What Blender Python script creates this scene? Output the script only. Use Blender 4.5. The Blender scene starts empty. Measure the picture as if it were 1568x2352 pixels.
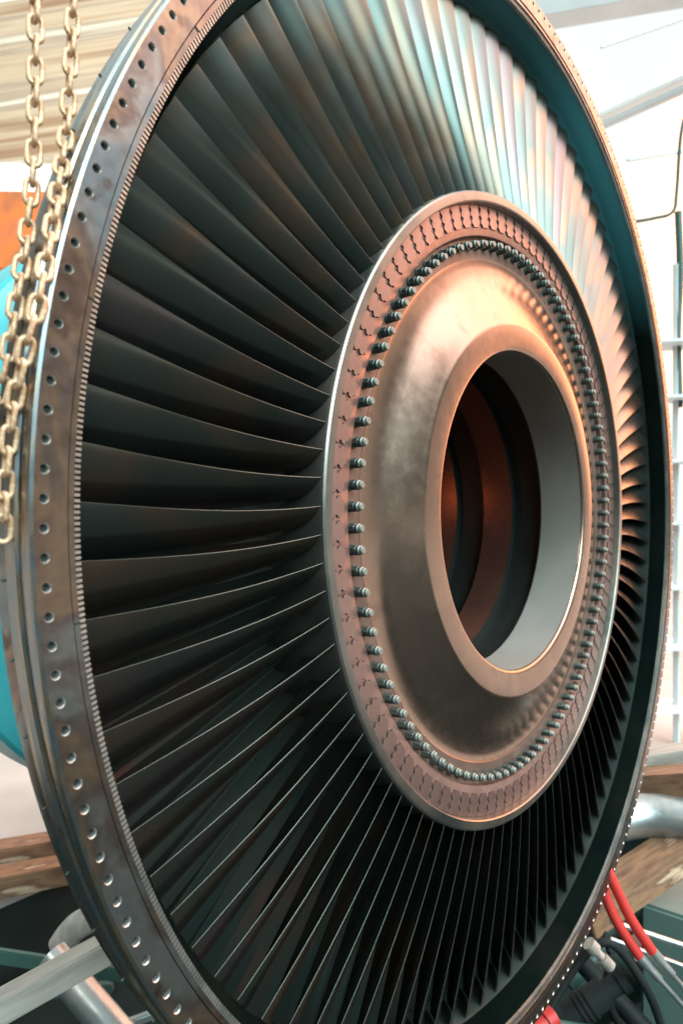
import bpy, bmesh, math, random
from mathutils import Vector, Matrix, noise
random.seed(5)
sc=bpy.context.scene; COL=sc.collection
# ------------------------------------------------------------------ camera
YAW=.8834
C=Vector((-1.3161,-.5961,-.0072))
FW=Vector((math.sin(YAW),math.cos(YAW),0)); RT=Vector((math.cos(YAW),-math.sin(YAW),0))
cd=bpy.data.cameras.new('camera'); cam=bpy.data.objects.new('camera',cd); COL.objects.link(cam)
cam.location=C; cam.rotation_euler=(math.radians(90.18),0,-YAW)
cd.sensor_fit='HORIZONTAL'; cd.sensor_width=24; cd.lens=25.02; cd.clip_start=.01; cd.clip_end=200
cd.dof.use_dof=True; cd.dof.focus_distance=1.05; cd.dof.aperture_fstop=5.0
sc.camera=cam
sc.view_settings.view_transform='Standard'; sc.view_settings.look='None'; sc.view_settings.exposure=0
def W(u,v,t):
    return C+t*(FW+(u-784)/1634.5*RT+Vector((0,0,(1176-v)/1634.5)))
# ------------------------------------------------------------------ materials
def mat(name,ramp,scale=4,metal=0.9,rough=(.3,.45),stretch=(1,1,1),bump=0,detail=5,dist=0,spots=None,fine=60,polar=False,spec=.5,zcol=None):
    m=bpy.data.materials.new(name); m.use_nodes=True; nt=m.node_tree; N=nt.nodes; Lk=nt.links
    b=N['Principled BSDF']; b.inputs['Metallic'].default_value=metal; b.inputs['Specular IOR Level'].default_value=spec
    tc=N.new('ShaderNodeTexCoord'); mp=N.new('ShaderNodeMapping'); mp.inputs['Scale'].default_value=stretch
    Lk.new(tc.outputs['Object'],mp.inputs['Vector'])
    vec=mp.outputs[0]
    if polar:   # random offset per object so that repeats do not look alike
        oi=N.new('ShaderNodeObjectInfo'); ml=N.new('ShaderNodeMath'); ml.operation='MULTIPLY'; ml.inputs[1].default_value=40
        Lk.new(oi.outputs['Random'],ml.inputs[0])
        av=N.new('ShaderNodeVectorMath'); av.operation='ADD'; Lk.new(vec,av.inputs[0]); Lk.new(ml.outputs[0],av.inputs[1]); vec=av.outputs[0]
    nz=N.new('ShaderNodeTexNoise'); nz.inputs['Scale'].default_value=scale; nz.inputs['Detail'].default_value=detail; nz.inputs['Distortion'].default_value=dist
    Lk.new(vec,nz.inputs['Vector'])
    cr=N.new('ShaderNodeValToRGB'); e=cr.color_ramp.elements
    while len(e)>1: e.remove(e[-1])
    e[0].position=ramp[0][0]; e[0].color=(*ramp[0][1],1)
    for p,c in ramp[1:]:
        x=e.new(p); x.color=(*c,1)
    Lk.new(nz.outputs['Fac'],cr.inputs[0]); col=cr.outputs[0]
    n2=N.new('ShaderNodeTexNoise'); n2.inputs['Scale'].default_value=fine; n2.inputs['Detail'].default_value=min(6,detail+1)
    Lk.new(tc.outputs['Object'],n2.inputs['Vector'])
    if spots:
        r2=N.new('ShaderNodeMapRange'); r2.inputs[1].default_value=spots[1]; r2.inputs[2].default_value=spots[1]+.1
        n3=N.new('ShaderNodeTexNoise'); n3.inputs['Scale'].default_value=spots[2]; n3.inputs['Detail'].default_value=7
        Lk.new(tc.outputs['Object'],n3.inputs['Vector']); Lk.new(n3.outputs['Fac'],r2.inputs[0])
        mx=N.new('ShaderNodeMixRGB'); mx.inputs[2].default_value=(*spots[0],1); Lk.new(r2.outputs[0],mx.inputs[0]); Lk.new(col,mx.inputs[1]); col=mx.outputs[0]
    if zcol:
        sp=N.new('ShaderNodeSeparateXYZ'); Lk.new(tc.outputs['Object'],sp.inputs[0])
        r4=N.new('ShaderNodeMapRange'); r4.inputs[1].default_value=zcol[1]; r4.inputs[2].default_value=zcol[2]; Lk.new(sp.outputs[2],r4.inputs[0])
        mx=N.new('ShaderNodeMixRGB'); mx.inputs[2].default_value=(*zcol[0],1); Lk.new(r4.outputs[0],mx.inputs[0]); Lk.new(col,mx.inputs[1]); col=mx.outputs[0]
    Lk.new(col,b.inputs['Base Color'])
    mr=N.new('ShaderNodeMapRange'); mr.inputs[1].default_value=.3; mr.inputs[2].default_value=.7; mr.inputs[3].default_value=rough[0]; mr.inputs[4].default_value=rough[1]
    ad=N.new('ShaderNodeMath'); ad.operation='MULTIPLY_ADD'; ad.inputs[1].default_value=.5
    hf=N.new('ShaderNodeMath'); hf.operation='MULTIPLY'; hf.inputs[1].default_value=.5
    Lk.new(nz.outputs['Fac'],hf.inputs[0]); Lk.new(n2.outputs['Fac'],ad.inputs[0]); Lk.new(hf.outputs[0],ad.inputs[2])
    Lk.new(ad.outputs[0],mr.inputs[0]); Lk.new(mr.outputs[0],b.inputs['Roughness'])
    if bump:
        bp=N.new('ShaderNodeBump'); bp.inputs['Strength'].default_value=bump; bp.inputs['Distance'].default_value=.002
        Lk.new(n2.outputs['Fac'],bp.inputs['Height']); Lk.new(bp.outputs[0],b.inputs['Normal'])
    return m
M={}
M['flange']=mat('heat_tinted_flange_steel',[(.28,(.10,.15,.165)),(.38,(.165,.12,.095)),(.45,(.15,.11,.09)),(.50,(.22,.165,.115)),(.55,(.13,.11,.10)),(.60,(.20,.21,.20)),(.68,(.12,.16,.175))],scale=6,metal=.9,rough=(.20,.42),bump=.12,dist=.6,detail=6,spots=((.07,.045,.035),.61,22))
M['rim']=mat('polished_rim_steel',[(.3,(.22,.27,.29)),(.42,(.36,.26,.16)),(.52,(.17,.23,.27)),(.6,(.33,.25,.17)),(.7,(.46,.42,.35))],scale=5,metal=.95,rough=(.2,.4),stretch=(1,10,1),dist=1.5)
M['dark']=mat('dark_gap',[(.3,(.008,.010,.010)),(.7,(.02,.022,.022))],metal=.2,rough=(.5,.7))  # shade in gaps, grooves and hole bottoms painted near black
M['hole']=mat('drilled_hole_steel',[(.3,(.34,.35,.33)),(.7,(.50,.48,.44))],scale=30,metal=.8,rough=(.3,.5))  # brighter tone stands in for the glint on hole edges
M['seal']=mat('comb_seal_steel',[(.3,(.24,.28,.27)),(.7,(.42,.43,.40))],scale=20,metal=.85,rough=(.25,.45))
M['shroud']=mat('shroud_wall_steel',[(.3,(.0015,.0034,.0030)),(.5,(.0024,.0048,.0042)),(.7,(.005,.007,.006))],scale=5,metal=0,rough=(.7,.8),spec=0,zcol=((.050,.15,.165),.50,1.0))  # teal painted onto the upper part, standing in for cyan light
M['shroud_lit']=mat('shroud_lit_steel',[(.3,(.012,.019,.017)),(.5,(.020,.030,.027)),(.7,(.030,.040,.035))],scale=12,metal=0,rough=(.6,.8),spec=.1,zcol=((.06,.16,.175),.45,.97))  # lighter wall tone imitates light behind the tips; teal glow painted higher up
M['blade']=mat('blade_steel',[(.30,(.072,.095,.085)),(.42,(.097,.112,.101)),(.50,(.16,.118,.086)),(.57,(.09,.106,.096)),(.66,(.127,.107,.105))],scale=2.6,metal=.92,rough=(.18,.31),dist=.4,detail=1.5,fine=14,polar=True,spec=.3)
M['edge']=mat('leading_edge_highlight',[(.3,(.065,.09,.08)),(.7,(.125,.14,.12))],metal=.8,rough=(.4,.5))  # leading edge highlight line given a colour of its own, kept dim
M['disc']=mat('bronzed_disc_steel',[(.30,(.225,.165,.130)),(.42,(.28,.208,.162)),(.50,(.255,.19,.150)),(.58,(.295,.222,.175)),(.75,(.225,.175,.142))],scale=4,metal=.95,rough=(.19,.31),dist=.6,bump=.03,detail=4,spots=((.20,.145,.115),.63,12))
M['ledge']=mat('stud_ledge_metal',[(.3,(.15,.105,.085)),(.7,(.24,.17,.14))],scale=14,metal=.75,rough=(.45,.6),bump=.05)
M['root']=mat('bronze_root_metal',[(.3,(.17,.115,.105)),(.5,(.29,.20,.175)),(.7,(.21,.145,.135))],scale=14,metal=.85,rough=(.3,.5),bump=.05)
M['lip']=mat('steel_lip',[(.3,(.12,.14,.13)),(.5,(.20,.195,.175)),(.7,(.24,.215,.19))],scale=9,metal=.88,rough=(.26,.42))
M['stud']=mat('stud_dark_steel',[(.3,(.055,.075,.07)),(.7,(.12,.145,.135))],scale=60,metal=.7,rough=(.35,.55),fine=300)
M['tip']=mat('stud_tip_steel',[(.3,(.16,.195,.18)),(.7,(.24,.25,.22))],scale=60,metal=.5,rough=(.4,.55),fine=300)
M['bore']=mat('bore_steel',[(.3,(.20,.21,.195)),(.7,(.28,.28,.255))],scale=5,metal=.35,rough=(.4,.5),bump=.05,spec=.3)
M['boreD']=mat('bore_dark_groove',[(.3,(.008,.012,.011)),(.7,(.016,.020,.018))],scale=5,metal=.5,rough=(.4,.6))  # recess shade put into the colour, lifted greenish like haze
M['boreR']=mat('bore_warm_land',[(.3,(.09,.045,.036)),(.7,(.18,.08,.055))],scale=5,metal=.7,rough=(.22,.36))  # reddish tone also carries the warm reflection inside the bore
M['chain']=mat('rusty_chain_steel',[(.3,(.36,.17,.08)),(.48,(.72,.50,.32)),(.58,(.48,.26,.13)),(.7,(.78,.63,.47))],scale=70,metal=.25,rough=(.35,.6),bump=.2,fine=200)
M['teal']=mat('teal_paint',[(.3,(.03,.34,.39)),(.7,(.06,.44,.49))],metal=0,rough=(.3,.5))
M['stator']=mat('stator_dark_rusty',[(.40,(.020,.036,.031)),(.56,(.032,.036,.029)),(.72,(.075,.028,.018))],scale=6,metal=.3,rough=(.5,.7))  # darkness between blades put into the colour, with a greenish haze lift
M['timber']=mat('weathered_timber',[(.3,(.10,.05,.028)),(.5,(.26,.14,.075)),(.62,(.14,.07,.04)),(.7,(.50,.35,.23))],scale=9,metal=0,rough=(.6,.8),stretch=(3,3,.6),bump=.8)
M['plank']=mat('grey_plank_wood',[(.3,(.26,.235,.205)),(.5,(.38,.34,.30)),(.7,(.48,.44,.38))],scale=9,metal=0,rough=(.6,.8),stretch=(4,4,.6),bump=.6)
M['pipe']=mat('galvanised_pipe',[(.3,(.32,.36,.37)),(.7,(.50,.51,.49))],scale=8,metal=.85,rough=(.25,.45),bump=.1)
M['red']=mat('red_rubber_hose',[(.3,(.42,.02,.015)),(.7,(.56,.04,.03))],metal=0,rough=(.5,.65),bump=.1)
M['floor']=mat('worn_concrete',[(.3,(.30,.29,.27)),(.7,(.42,.40,.37))],scale=2,metal=0,rough=(.5,.7))
M['pit']=mat('dark_pit_floor',[(.3,(.006,.012,.011)),(.7,(.018,.026,.024))],scale=4,metal=0,rough=(.6,.8),spec=.2)
M['tan']=mat('tan_roof_boards',[(.35,(.28,.16,.09)),(.45,(.50,.37,.25)),(.52,(.33,.24,.17)),(.60,(.66,.58,.46))],scale=1.0,metal=0,rough=(.6,.8),stretch=(.12,.12,7))
M['white']=mat('white_paint',[(.3,(.76,.78,.77)),(.7,(.83,.84,.83))],scale=2,metal=0,rough=(.5,.7))
M['orange']=mat('orange_paint',[(.35,(.26,.11,.06)),(.48,(.70,.17,.04)),(.58,(.60,.15,.05)),(.68,(.30,.12,.07))],scale=2.5,metal=0,rough=(.4,.6))
M['green']=mat('green_grey_paint',[(.3,(.02,.06,.05)),(.7,(.05,.11,.095))],scale=3,metal=0,rough=(.4,.6))
M['cabinet']=mat('grey_green_cabinet_paint',[(.3,(.07,.13,.115)),(.7,(.115,.18,.16))],scale=3,metal=0,rough=(.4,.6),bump=.05)
M['grey']=mat('grey_paint',[(.3,(.58,.62,.62)),(.7,(.68,.71,.71))],scale=3,metal=0,rough=(.4,.6))
M['blackrub']=mat('black_machine_paint',[(.3,(.006,.008,.008)),(.7,(.016,.020,.019))],scale=9,metal=0,rough=(.55,.7),bump=.1,spec=.15)
# ------------------------------------------------------------------ helpers
def mkobj(name,verts,faces,mats,fm=None,angle=30,parent=None):
    me=bpy.data.meshes.new(name); me.from_pydata([tuple(v) for v in verts],[],faces)
    for m in mats: me.materials.append(M[m])
    if fm:
        for p,i in zip(me.polygons,fm): p.material_index=i
    bm=bmesh.new(); bm.from_mesh(me); bmesh.ops.remove_doubles(bm,verts=bm.verts,dist=1e-6); bmesh.ops.recalc_face_normals(bm,faces=bm.faces); bm.to_mesh(me); bm.free()
    for p in me.polygons: p.use_smooth=True
    me.set_sharp_from_angle(angle=math.radians(angle))
    o=bpy.data.objects.new(name,me); COL.objects.link(o)
    if parent: o.parent=parent
    return o
def top(o,label,cat,group=None):
    o['label']=label; o['category']=cat
    if group: o['group']=group
    return o
def empty(name,label,cat,loc=(0,0,0)):
    e=bpy.data.objects.new(name,None); e.empty_display_size=.1; e.location=loc; COL.objects.link(e); return top(e,label,cat)
def pt(R,Y,th): return (-R*math.cos(th),Y,-R*math.sin(th))
def lathe(name,prof,mats,segm,N=288,parent=None,angle=25,closed=False):
    V=[];F=[];fm=[]
    n=len(prof)
    for i in range(N):
        th=2*math.pi*i/N
        for R,Y in prof: V.append(pt(R,Y,th))
    for i in range(N):
        j=(i+1)%N
        for k in range(n if closed else n-1):
            k2=(k+1)%n
            F.append((i*n+k,i*n+k2,j*n+k2,j*n+k)); fm.append(segm[k] if k<len(segm) else segm[-1])
    return mkobj(name,V,F,mats,fm,angle,parent)
def beam(name,p,q,w,h,m,label=None,cat=None,parent=None,up=Vector((0,0,1)),bev=.004):
    p=Vector(p);q=Vector(q); d=(q-p); L=d.length; d.normalize()
    s=d.cross(up).normalized(); u=s.cross(d)
    bm=bmesh.new(); bmesh.ops.create_cube(bm,size=1)
    bmesh.ops.scale(bm,vec=(w,h,L),verts=bm.verts)
    if bev: bmesh.ops.bevel(bm,geom=list(bm.edges),offset=min(bev,w*.2,h*.2),segments=2,affect='EDGES')
    me=bpy.data.meshes.new(name); bm.to_mesh(me); bm.free(); me.materials.append(M[m])
    o=bpy.data.objects.new(name,me); COL.objects.link(o)
    mt=Matrix((s,u,d)).transposed().to_4x4(); mt.translation=(p+q)/2
    o.matrix_world=mt
    if parent: o.parent=parent
    if label: top(o,label,cat)
    return o
def tube(name,pts,r,m,n=14,parent=None,cap=True,smooth=True):
    pts=[Vector(p) for p in pts]
    if smooth and len(pts)>2:
        out=[]
        for i in range(len(pts)-1):
            a=pts[max(i-1,0)];b=pts[i];c=pts[i+1];d=pts[min(i+2,len(pts)-1)]
            for k in range(8):
                t=k/8; out.append(.5*((2*b)+(c-a)*t+(2*a-5*b+4*c-d)*t*t+(3*b-a-3*c+d)*t**3))
        out.append(pts[-1]); pts=out
    V=[];F=[]
    rr=r if callable(r) else (lambda s:r)
    for i,p in enumerate(pts):
        d=(pts[min(i+1,len(pts)-1)]-pts[max(i-1,0)]).normalized()
        a=d.cross(Vector((.3,.2,.93))).normalized(); b=a.cross(d)
        R=rr(i/(len(pts)-1))
        for k in range(n):
            t=2*math.pi*k/n; V.append(p+R*(math.cos(t)*a+math.sin(t)*b))
    for i in range(len(pts)-1):
        for k in range(n):
            F.append((i*n+k,i*n+(k+1)%n,(i+1)*n+(k+1)%n,(i+1)*n+k))
    if cap: F.append(tuple(range(n))); F.append(tuple((len(pts)-1)*n+k for k in range(n)))
    return mkobj(name,V,F,[m],None,40,parent)
# ------------------------------------------------------------------ casing
cas=empty('turbine_casing','heat tinted steel turbine casing ring around the bladed wheel','turbine casing')
NH=240; dth=2*math.pi/NH; ph=-.0066
V=[];F=[];fm=[]
Ri,Ro,Rc,rh=.9778,1.0095,1.0,.0049
for i in range(NH):
    t0=ph+i*dth
    st=len(V)
    for (R,a) in [(Ro,-.5),(Ro,-.17),(Ro,.17),(Ro,.5),(1.003,.5),(.9945,.5),(Ri,.5),(Ri,.17),(Ri,-.17),(Ri,-.5),(.9945,-.5),(1.003,-.5)]:
        V.append(pt(R,0,t0+a*dth))
    for s,Y in [(1.0,0.0),(.82,.0012),(.80,.0055)]:
        for k in range(12):
            a=math.radians(135-30*k)
            V.append(pt(Rc+math.sin(a)*rh*s,Y,t0+(math.cos(a)*rh*s)/Rc))
    for k in range(12):
        k2=(k+1)%12
        F.append((st+k,st+k2,st+12+k2,st+12+k)); fm.append(0)
        F.append((st+12+k,st+12+k2,st+24+k2,st+24+k)); fm.append(1)
        F.append((st+24+k,st+24+k2,st+36+k2,st+36+k)); fm.append(1)
    F.append(tuple(st+36+k for k in range(12))); fm.append(2)
mkobj('bolting_flange',V,F,['flange','hole','dark'],fm,30,cas)
lathe('casing_rim',[(1.0095,0),(1.0125,.002),(1.013,.004),(1.013,.014),(1.010,.016),(1.010,.026),(1.013,.028),(1.014,.044),(1.008,.048),(1.010,.060),(1.010,.072),(.985,.075),(.98,.12),(.94,.13)],['rim','flange'],[0,0,0,1,0,0,0,0,1,1,1,1],N=360,parent=cas)
lathe('shroud_wall',[(.9778,0),(.9778,.006),(.9762,.006),(.9762,.0015),(.9705,.0015),(.9700,.0045),(.9700,.0105),(.9615,.011),(.958,.018),(.951,.030),(.943,.050),(.942,.20)],['rim','dark','shroud','flange','shroud_lit'],[1,1,1,3,0,1,1,2,2,2,4],N=360,parent=cas)
NT=1150; V=[];F=[]
for i in range(NT):
    th=2*math.pi*i/NT; w_=2*math.pi/NT*.25
    b=len(V)
    for a in (-w_,w_):
        for R,Y in ((.9698,.0040),(.9625,.0055),(.9612,.0110),(.9698,.0110)):
            V.append(pt(R,Y,th+a))
    F+=[(b,b+1,b+5,b+4),(b+1,b+2,b+6,b+5),(b,b+1,b+2,b+3),(b+4,b+5,b+6,b+7)]
mkobj('comb_seal',V,F,['seal'],None,20,cas)
for th in (-.55,-.2,.11,.42,.78,-.95):
    V=[]
    for a in (-.0010,.0010):
        for R,Y in ((.9702,.0006),(.9762,.0006),(.9762,.004),(.9702,.004)):
            V.append(pt(R,Y,th+a))
    mkobj('segment_joint',V,[(0,1,2,3),(4,5,6,7),(0,1,5,4),(1,2,6,5),(2,3,7,6),(3,0,4,7)],['dark'],None,30,cas)
pin=None
for i in range(26):
    th=math.radians(-34+i*4.2)
    if pin is None:
        bm=bmesh.new(); bmesh.ops.create_cone(bm,cap_ends=True,segments=10,radius1=.0016,radius2=.0013,depth=.010)
        me=bpy.data.meshes.new('pin'); bm.to_mesh(me); bm.free(); me.materials.append(M['stud']); pin=me
    o=bpy.data.objects.new('pin',pin); COL.objects.link(o); o.parent=cas
    o.location=pt(1.011,.050,th); o.rotation_euler=(0,-math.pi/2-th,0)
V=[];F=[]; NV=90
for i in range(NV):
    for f,dy in ((0,0),(.82,.045),(.9,.045)):
        th=2*math.pi*(i+f)/NV
        for R in (.56,.68,.80,.96): V.append(pt(R,.118+dy,th))
n=NV*3
for i in range(n):
    j=(i+1)%n
    for k in range(3): F.append((i*4+k,i*4+k+1,j*4+k+1,j*4+k))
mkobj('stator_backing',V,F,['stator'],None,20,cas)  # added backing plate that closes the blade gaps, ribbed like vanes
# ------------------------------------------------------------------ rotor
rot=empty('turbine_rotor','bladed turbine rotor wheel with bronzed hub and ring of studs','turbine rotor')
disc=[(.602,.19),(.602,.030),(.600,.024),(.597,.0215),(.5915,.021),(.584,.021),(.582,.023),(.580,.038),(.530,.0385),(.527,.040),(.525,.050),(.522,.052),
 (.488,.052),(.4855,.0535),(.482,.0545),(.472,.0545),(.460,.0535),(.450,.0517),(.442,.0492),(.434,.0462),(.424,.0418),(.412,.0365),(.400,.0312),(.388,.0260),(.376,.0210),(.369,.0183),(.3655,.0167),(.3625,.0157),(.3590,.0152),(.3200,.0150),(.3165,.0156),(.3135,.0172),(.3116,.0198),(.311,.023)]
lathe('disc',disc,['lip','root','disc','ledge'],[0,0,0,0,0,0,0,1,1,1,3,3]+[2]*20,N=320,parent=rot,angle=30)
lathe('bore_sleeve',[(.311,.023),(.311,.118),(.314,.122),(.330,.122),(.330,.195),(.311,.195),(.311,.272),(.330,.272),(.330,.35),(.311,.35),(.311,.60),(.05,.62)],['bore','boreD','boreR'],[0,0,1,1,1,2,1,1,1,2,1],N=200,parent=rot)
NB=99; dB=2*math.pi/NB; pB=-.006
ns=24; nc=10
R0,R1=.600,.9405
V=[];F=[];fm=[]
def sec(s):
    R=R0+(R1-R0)*s
    g=math.radians(24+33*s)
    ch=.070+.024*s
    cam_=.13*(1-s)+.10*s
    thk=.0050*(1-s)+.0034*s
    yl=.027+.026*s
    tl=.0075*math.sin(math.pi*s**.9)
    up=[];lo=[]
    for k in range(nc+1):
        c=k/nc
        cc=.5*(1-math.cos(math.pi*c))
        b=4*cam_*cc*(1-cc)*ch
        h=thk*(2.6*math.sqrt(cc+.004)*(1-cc)**1.1*.55+.04)
        for sg,l in ((1,up),(-1,lo)):
            a=cc*ch; n_=b+sg*h*.6
            t=a*math.sin(g)+n_*math.cos(g); y=yl+a*math.cos(g)-n_*math.sin(g)
            l.append((t+tl,y))
    return R,up+lo[::-1]
nr=2*(nc+1)
for i in range(ns+1):
    R,ring=sec(i/ns)
    for t,y in ring: V.append((-math.sqrt(max(R*R-t*t,0)),y,-t))
for i in range(ns):
    for k in range(nr):
        k2=(k+1)%nr
        F.append((i*nr+k,i*nr+k2,(i+1)*nr+k2,(i+1)*nr+k))
        fm.append(1 if k==nr-1 else 0)
F.append(tuple(ns*nr+k for k in range(nr))); fm.append(0)
prof=[(.5795,.0172),(.5755,.0163),(.572,.0122),(.569,.0122),(.566,.0160),(.5610,.0163),(.5580,.0112),(.5550,.0112),(.5520,.0150),(.5475,.0152),(.5445,.0105),(.5405,.0085)]
def plate(grow,y0,y1,mi):
    pr=[(prof[0][0]+grow,prof[0][1]+grow)]+[(R,w+grow) for R,w in prof[1:-1]]+[(prof[-1][0]-grow,prof[-1][1]+grow)]
    loop=pr+[(R,-w) for R,w in pr[::-1]]
    b0=len(V); n=len(loop)
    for y in (y0,y1):
        for R,w in loop: V.append((-R,y,-w))
    F.append(tuple(b0+k for k in range(n))); fm.append(mi)
    for k in range(n):
        F.append((b0+k,b0+(k+1)%n,b0+n+(k+1)%n,b0+n+k)); fm.append(mi)
plate(.0007,.0374,.0388,3)
plate(0,.0360,.0386,2)
bl=mkobj('blade',V,F,['blade','edge','root','dark'],fm,40,rot)
bl.rotation_euler=(0,-pB,0)
for i in range(1,NB):
    o=bl.copy(); o.parent=rot; COL.objects.link(o)
    o.rotation_euler=(0,-(pB+i*dB)+random.uniform(-.0006,.0006),0)
def studmesh(thetas,name):
    V=[];F=[];fm=[]
    prof=[(.0086,.0525,6),(.0086,.0490,6),(.0078,.0487,0),(.0078,.0385,0),(.0068,.0380,0),(.0068,.0368,0),(.0074,.0365,0),(.0074,.0330,0),(.0068,.0322,0),(.0056,.0316,0),(.0056,.0282,0),(.0045,.0266,0)]
    n=14
    for th in thetas:
        b=len(V)
        cx,_,cz=pt(.5105,0,th)
        for j,(r,y,h) in enumerate(prof):
            for k in range(n):
                a=2*math.pi*k/n
                rr=r
                if 2<=j<=3 and k%2: rr=r*.90
                V.append((cx+rr*math.cos(a),y,cz+rr*math.sin(a)))
        for j in range(len(prof)-1):
            for k in range(n):
                F.append((b+j*n+k,b+j*n+(k+1)%n,b+(j+1)*n+(k+1)%n,b+(j+1)*n+k)); fm.append(1 if j>=8 else 0)
        F.append(tuple(b+(len(prof)-1)*n+k for k in range(n))); fm.append(1)
    return mkobj(name,V,F,['stud','tip'],fm,30,rot)
NS=102; dS=2*math.pi/NS; pS=-.0074
s0=studmesh([0],'stud'); s0.rotation_euler=(0,-pS,0)
rest=[37,38]
for k in range(1,NS):
    if k in rest: continue
    o=s0.copy(); o.parent=rot; COL.objects.link(o); o.rotation_euler=(0,-(pS+k*dS),0)
sr=studmesh([pS+k*dS for k in rest],'stud_pair'); sr['kind']='stuff'
# ------------------------------------------------------------------ teal body behind
lathe_t=lathe('machine_housing',[(.05,.90),(.60,.90),(.74,.905),(.768,.915),(.776,.93),(.776,1.10),(.76,1.12),(.60,1.14)],['teal'],[0]*7,N=160)
top(lathe_t,'teal painted round machine housing behind the casing','machine housing')
# ------------------------------------------------------------------ chains
def linkmesh():
    V=[];F=[]; n=10; path=[]
    hs,br,r=.0062,.0060,.0025
    for k in range(9):
        a=math.pi*k/8; path.append((br*math.cos(a),0,hs+br*math.sin(a)))
    for k in range(9):
        a=math.pi+math.pi*k/8; path.append((br*math.cos(a),0,-hs+br*math.sin(a)))
    m_=len(path)
    for i,p in enumerate(path):
        p=Vector(p); d=(Vector(path[(i+1)%m_])-Vector(path[i-1])).normalized(); b=Vector((0,1,0)); a=d.cross(b)
        for k in range(n):
            t=2*math.pi*k/n; V.append(p+r*(math.cos(t)*a+math.sin(t)*b))
    for i in range(m_):
        for k in range(n):
            F.append((i*n+k,i*n+(k+1)%n,((i+1)%m_)*n+(k+1)%n,((i+1)%m_)*n+k))
    return V,F
LV,LF=linkmesh(); linkme=None
def chain(px,Y,label):
    global linkme
    pts=[]
    for u,v in px:
        d=W(u,v,1)-C
        y=Y
        while True:
            t=(y-C.y)/d.y; P=C+d*t
            if math.hypot(P.x,P.z)>=1.0205 or y<-.02: break
            y-=.001
        pts.append(P)
    e=empty('lifting_chain',label,'chain',pts[0]); e['group']='chains hanging beside the casing'
    out=[]
    for i in range(len(pts)-1):
        a=pts[max(i-1,0)];b=pts[i];c=pts[i+1];d=pts[min(i+2,len(pts)-1)]
        for k in range(40):
            t=k/40; out.append(.5*((2*b)+(c-a)*t+(2*a-5*b+4*c-d)*t*t+(3*b-a-3*c+d)*t**3))
    acc=0; nxt=0; idx=0
    for i in range(1,len(out)):
        acc+=(out[i]-out[i-1]).length
        if acc>=nxt:
            nxt+=.0196
            d=(out[min(i+3,len(out)-1)]-out[max(i-3,0)]).normalized()
            s=d.cross(Vector((0,1,0))).normalized(); u=s.cross(d)
            ang=(math.pi/4+.5)+ (math.pi/2 if idx%2 else 0)+random.uniform(-.25,.25)
            a=math.cos(ang)*s+math.sin(ang)*u; b=d.cross(a)
            if linkme is None:
                o=mkobj('link',LV,LF,['chain'],None,60); linkme=o.data
            else:
                o=bpy.data.objects.new('link',linkme); COL.objects.link(o)
            mt=Matrix((a,b,d)).transposed().to_4x4(); mt.translation=out[i]-pts[0]
            o.parent=e; o.matrix_local=mt; idx+=1
chain([(74,-90),(79,20),(80,150),(75,380),(64,500),(55,570),(40,660),(26,760),(8,860),(-20,960)],.055,'rusty yellow steel chain draped over the casing rim')
chain([(174,-90),(166,20),(160,150),(150,300),(128,450),(110,560),(88,680),(60,790),(35,900),(20,1010),(12,1110),(8,1215)],.045,'rusty yellow steel chain hanging along the casing rim')
# ------------------------------------------------------------------ surroundings
o=mkobj('floor',[(2.3,-40,-1.3),(40,-40,-1.3),(40,40,-1.3),(2.3,40,-1.3),(-40,1.75,-1.3),(2.3,1.75,-1.3),(-40,40,-1.3)],[(0,1,2,3),(4,5,3,6)],['floor']); o['kind']='structure'
o=mkobj('pit_floor',[(-20,-15,-2.4),(2.3,-15,-2.4),(2.3,1.75,-2.4),(-20,1.75,-2.4),(2.3,-15,-1.3),(2.3,1.75,-1.3),(-20,1.75,-1.3)],[(0,1,2,3),(1,4,5,2),(2,5,6,3)],['pit'],None,20); o['kind']='structure'
def quadwall(name,pts,m,label,cat,th=.05):
    a,b,c,d=[Vector(p) for p in pts]; n=(b-a).cross(d-a).normalized()*th
    V=[a,b,c,d,a+n,b+n,c+n,d+n]
    o=mkobj(name,V,[(0,1,2,3),(4,5,6,7),(0,1,5,4),(1,2,6,5),(2,3,7,6),(3,0,4,7)],[m]); return top(o,label,cat)
quadwall('roof_lining',[W(-500,-300,7),W(520,-500,6),W(420,400,6),W(-500,360,7)],'tan','tan boarded roof lining of the workshop','roof')
beam('steel_beam',W(-500,415,6),W(430,440,5.6),.28,.30,'white','white painted steel beam under the roof boards','beam')
beam('crane_housing',W(-300,545,5.2),W(150,555,5.0),.5,.52,'orange','orange painted crane housing in the workshop','crane')
beam('timber_beam',W(-200,1985,2.35),W(210,1915,2.6),.10,.05,'timber','weathered brown timber beam under the machine','timber beam')
beam('timber_beam',W(-200,2060,2.25),W(230,1975,2.5),.10,.07,'timber','weathered brown timber beam lying on the pit edge','timber beam')
beam('plank',W(-120,2375,1.25),W(330,2125,1.45),.045,.05,'plank','grey weathered plank leaning below the casing','plank')
o=tube('steel_pipe',[W(120,2190,1.62),W(190,2275,1.58),W(330,2440,1.5)],.036,'pipe',n=24); top(o,'shiny galvanised pipe below the casing','pipe')
o=tube('bent_pipe',[W(140,2170,1.9),W(180,2120,1.9),W(260,2090,1.9),W(400,2080,1.9)],.035,'plank'); top(o,'pale bent pipe beneath the machine','pipe')
beam('steel_rail',W(-100,2290,2.2),W(260,2260,2.2),.03,.03,'green','thin green steel rail beneath the machine','rail')
beam('steel_rail',W(200,2380,1.7),W(440,2290,1.8),.02,.02,'pipe','thin bare steel rail beneath the casing','rail')
beam('steel_rail',W(-60,2180,2.0),W(300,2235,2.0),.02,.04,'green','green steel cross member beneath the machine','rail')
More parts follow.
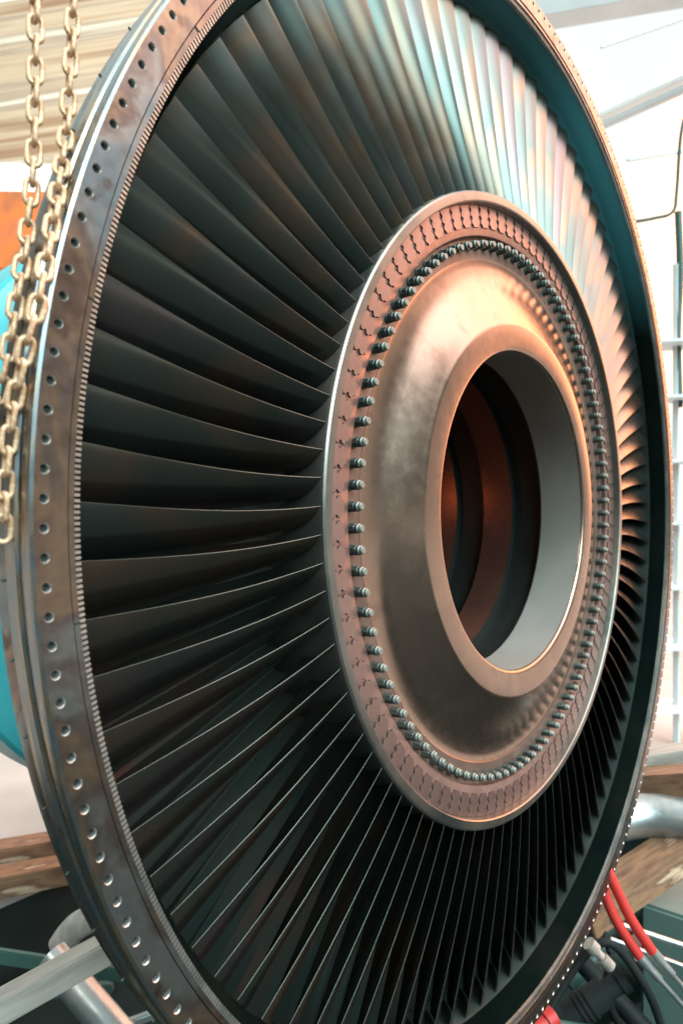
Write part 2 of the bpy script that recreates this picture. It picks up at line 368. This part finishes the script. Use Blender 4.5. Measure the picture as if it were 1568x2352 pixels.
# right side: wall and roof
beam('roof_pipe',W(1300,318,6),W(1700,140,5),.05,.05,'grey','grey service pipe under the roof','pipe')
beam('roof_pipe',W(1300,300,6.5),W(1700,118,5.5),.10,.04,'white','white service duct under the roof','pipe')
beam('roof_beam',W(1200,30,7),W(1700,-60,6),.25,.2,'grey','grey roof beam above the workshop','beam')
beam('window_bar',W(1380,100,7),W(1640,10,7),.03,.03,'grey','thin grey glazing bar of the roof light','window bar')
beam('window_bar',W(1440,360,6.5),W(1640,330,6.5),.03,.03,'grey','thin grey glazing bar of the wall window','window bar')
o=tube('cable',[W(1440,505,4),W(1500,495,4),W(1545,480,4),W(1555,430,4),W(1565,300,4),W(1590,200,4)],.010,'green'); top(o,'dark electric cable hanging on the wall','cable')
o=tube('cable',[W(1558,480,4),W(1562,620,4),W(1556,760,4),W(1560,930,4)],.020,'green'); top(o,'thick dark cable running down the wall','cable')
sh=empty('storage_shelf','pale grey steel shelving against the workshop wall','shelf',W(1560,1700,4))
for v in (790,915,1060,1200,1345,1480,1620):
    beam('shelf_board',W(1480,v,4)-sh.location,W(1680,v-10,4)-sh.location,.25,.018,'grey',parent=sh)
for u in (1552,1660):
    beam('post',W(u,600,4)-sh.location,W(u,1900,4)-sh.location,.03,.03,'grey',up=Vector((0,1,0)),parent=sh)
beam('timber_block',W(1450,1800,2.6),W(1640,1790,2.4),.16,.10,'timber','stacked weathered timber block beside the casing','timber block')
beam('timber_block',W(1470,1745,2.7),W(1640,1720,2.6),.12,.07,'plank','pale timber block on top of the stack','timber block')
o=tube('steel_pipe',[W(1400,1880,2.4),W(1500,1868,2.4),W(1680,1900,2.3)],.07,'pipe',n=24); top(o,'pale blue galvanised pipe beside the wheel','pipe')
beam('timber_beam',W(1330,2100,2.2),W(1640,1890,2.4),.11,.10,'timber','weathered timber beam under the casing','timber beam')
cab=beam('control_cabinet',W(1620,2045,2.35),W(1620,2700,2.35),.40,.3,'cabinet','grey green steel cabinet standing in the pit','cabinet',up=Vector((0,1,0)),bev=.01)
def stepped(name,a,b,prof,m,label,cat):
    a=Vector(a);b=Vector(b); P=[];Rr=[]
    for s,r in prof: P.append(a+(b-a)*s); Rr.append(r)
    o=tube(name,P,lambda s:Rr[int(round(s*(len(Rr)-1)))],m,smooth=False,n=28); return top(o,label,cat)
for (a,b,r,m_,lab) in (((1400,2110,2.0),(1640,2190,2.0),.008,'pipe','thin bright steel rod beneath the machine'),((1400,2150,2.0),(1640,2240,2.0),.006,'pipe','thin bright steel rod beneath the machine'),((1330,2200,2.3),(1500,2380,2.2),.03,'blackrub','black steel pipe beneath the machine'),((1250,2350,2.0),(1600,2400,2.0),.02,'green','green steel pipe low beneath the machine'),((1300,2250,2.4),(1480,2080,2.5),.03,'green','green steel pipe beneath the machine')):
    o=tube('steel_rod',[W(*a),(W(*a)+W(*b))/2,W(*b)],r,m_); top(o,lab,'rod')
for k,(pp) in enumerate(([(1380,2010),(1392,2060),(1420,2120),(1470,2195)],[(1392,1990),(1420,2050),(1450,2110),(1500,2185)])):
    tt=1.75
    h=tube('red_hose',[W(u,v,tt) for u,v in pp],.0125,'red'); top(h,'red rubber hose with steel end fitting below the casing','hose','red hoses below the casing')
    a=W(*pp[-1],tt); b=W(1590+30*k,2330-10*k,tt); d=(b-a)
    f=tube('hose_fitting',[a-d*.04,a+d*.12,a+d*.121,a+d*.35,a+d*.351,a+d],lambda s:.014 if s<.35 else (.010 if s<.65 else .006),'pipe',smooth=False); f.parent=h
for q,lab in (([(1250,2330,1.95),(1330,2200,2.0),(1400,2160,2.0),(1480,2260,2.0),(1520,2360,2.0)],'black rubber hose looping beneath the casing'),([(1360,2090,2.2),(1400,2180,2.15),(1390,2280,2.1),(1440,2380,2.1)],'dark rubber hose dropping into the pit')):
    o=tube('black_hose',[W(*p) for p in q],.012,'blackrub'); top(o,lab,'hose')
stepped('pump_motor',W(1300,2330,2.05),W(1450,2230,2.05),[(0,.03),(.001,.040),(.2,.040),(.201,.045),(.23,.045),(.231,.040),(.27,.040),(.271,.045),(.30,.045),(.301,.040),(.34,.040),(.341,.045),(.37,.045),(.371,.040),(.6,.040),(.601,.028),(.8,.028),(.801,.034),(.9,.034),(.901,.016),(1,.016)],'blackrub','black ribbed pump motor beneath the casing','motor')
stepped('oil_tank',W(1330,2300,2.7),W(1490,2180,2.7),[(0,.03),(.02,.08),(.05,.10),(.3,.10),(.301,.107),(.34,.107),(.341,.10),(.66,.10),(.661,.107),(.70,.107),(.701,.10),(.95,.10),(.98,.08),(1,.03)],'green','dark green cylindrical oil tank in the pit','tank')
stepped('valve_fitting',W(1350,2160,1.9),W(1400,2215,1.9),[(0,.012),(.001,.018),(.3,.018),(.301,.011),(.6,.011),(.601,.016),(1,.016)],'plank','small pale valve fitting beneath the casing','valve')
stepped('red_valve',W(1180,2400,1.8),W(1270,2325,1.85),[(0,.02),(.3,.02),(.301,.03),(.4,.03),(.401,.02),(.8,.02),(.801,.026),(1,.026)],'red','red painted valve body beneath the casing','valve')
# ------------------------------------------------------------------ world
w=bpy.data.worlds.new('World'); sc.world=w; w.use_nodes=True; nt=w.node_tree; N=nt.nodes; Lk=nt.links
bg=N['Background']; tc=N.new('ShaderNodeTexCoord')
def lobe(prev,D,lo,hi,col):
    D=Vector(D).normalized()
    dp=N.new('ShaderNodeVectorMath'); dp.operation='DOT_PRODUCT'; dp.inputs[1].default_value=D
    Lk.new(tc.outputs['Generated'],dp.inputs[0])
    mr=N.new('ShaderNodeMapRange'); mr.interpolation_type='SMOOTHSTEP'; mr.inputs[1].default_value=lo; mr.inputs[2].default_value=hi
    Lk.new(dp.outputs['Value'],mr.inputs[0])
    mx=N.new('ShaderNodeMixRGB'); mx.inputs[2].default_value=(*col,1); Lk.new(mr.outputs[0],mx.inputs[0])
    if isinstance(prev,tuple): mx.inputs[1].default_value=(*prev,1)
    else: Lk.new(prev,mx.inputs[1])
    return mx.outputs[0]
c=lobe((.20,.21,.19),(.1,.35,.93),.35,.95,(1.0,1.2,1.2))       # up
c=lobe(c,(0,-1,-.15),.5,.95,(.19,.17,.145))                  # brown hall in front
c=lobe(c,(.75,.66,.05),.45,.85,(1.0,1.06,1.04))              # bright windows ahead
c=lobe(c,(-.95,.3,.1),.6,.95,(.20,.22,.21))                  # hall on the far side
c=lobe(c,(.9,-.45,.0),.80,.98,(.70,.60,.51))                 # warm wall
c=lobe(c,(-.26,-.80,.54),.89,.97,(10.0,13.5,14.0))              # added cool glow mirrored in the top blades
c=lobe(c,(.12,-.62,.78),.91,.97,(9.0,9.0,9.0))               # added neutral glow, next along the blade reflections
c=lobe(c,(.48,-.42,.76),.91,.98,(7.6,5.6,5.2))              # added pink glow mirrored in the upper right blades
c=lobe(c,(.78,-.24,.58),.92,.98,(7.2,3.9,2.9))              # added peach glow for right blades and hub highlight
c=lobe(c,(.95,-.06,.29),.93,.985,(9.5,3.5,1.7))              # added orange glow mirrored in the right-hand blades
c=lobe(c,(0,0,-1),.02,.3,(.035,.048,.043))
Lk.new(c,bg.inputs[0]); bg.inputs[1].default_value=1.0
def area(name,loc,to,size,e,col):
    l=bpy.data.lights.new(name,'AREA'); l.shape='RECTANGLE'; l.size=size[0]; l.size_y=size[1]; l.energy=e; l.color=col
    o=bpy.data.objects.new(name,l); COL.objects.link(o); o.location=loc
    o.rotation_euler=(Vector(to)-Vector(loc)).to_track_quat('-Z','Y').to_euler()
def spot(name,loc,to,ang,e,col,r=.1,blend=.5):
    l=bpy.data.lights.new(name,'SPOT'); l.spot_size=math.radians(ang); l.spot_blend=blend; l.energy=e; l.color=col; l.shadow_soft_size=r
    o=bpy.data.objects.new(name,l); COL.objects.link(o); o.location=loc
    o.rotation_euler=(Vector(to)-Vector(loc)).to_track_quat('-Z','Y').to_euler()
area('rim_fill',(-2.6,-.2,1.6),(-1,0,.1),(.8,.8),15,(1,.93,.82))  # added unseen fill light for the chains and left rim
area('hall_fill',tuple(W(200,-1100,3.2)),tuple(W(80,400,6)),(2,1),95,(1,.97,.92))  # added unseen fill light for the roof boards and background
spot('bore_fill_spot',(-.55,-1.1,1.6),(.17,.06,-.26),11,150,(1,.98,.95),.10,.9)  # added narrow spot to brighten the lower bore wall
spot('cyan_fill_spot',(-.9,-1.7,-.3),(.60,.05,.86),21,130,(.45,.95,1),.15,.9)  # added spot that tints the upper right wall cyan
pl=bpy.data.lights.new('bore_glow_fill','POINT'); pl.energy=.5; pl.color=(1,.28,.09); pl.shadow_soft_size=.03  # added hidden point light for the orange glow in the bore
o=bpy.data.objects.new('bore_glow_fill',pl); COL.objects.link(o); o.location=(-.08,.55,-.04)
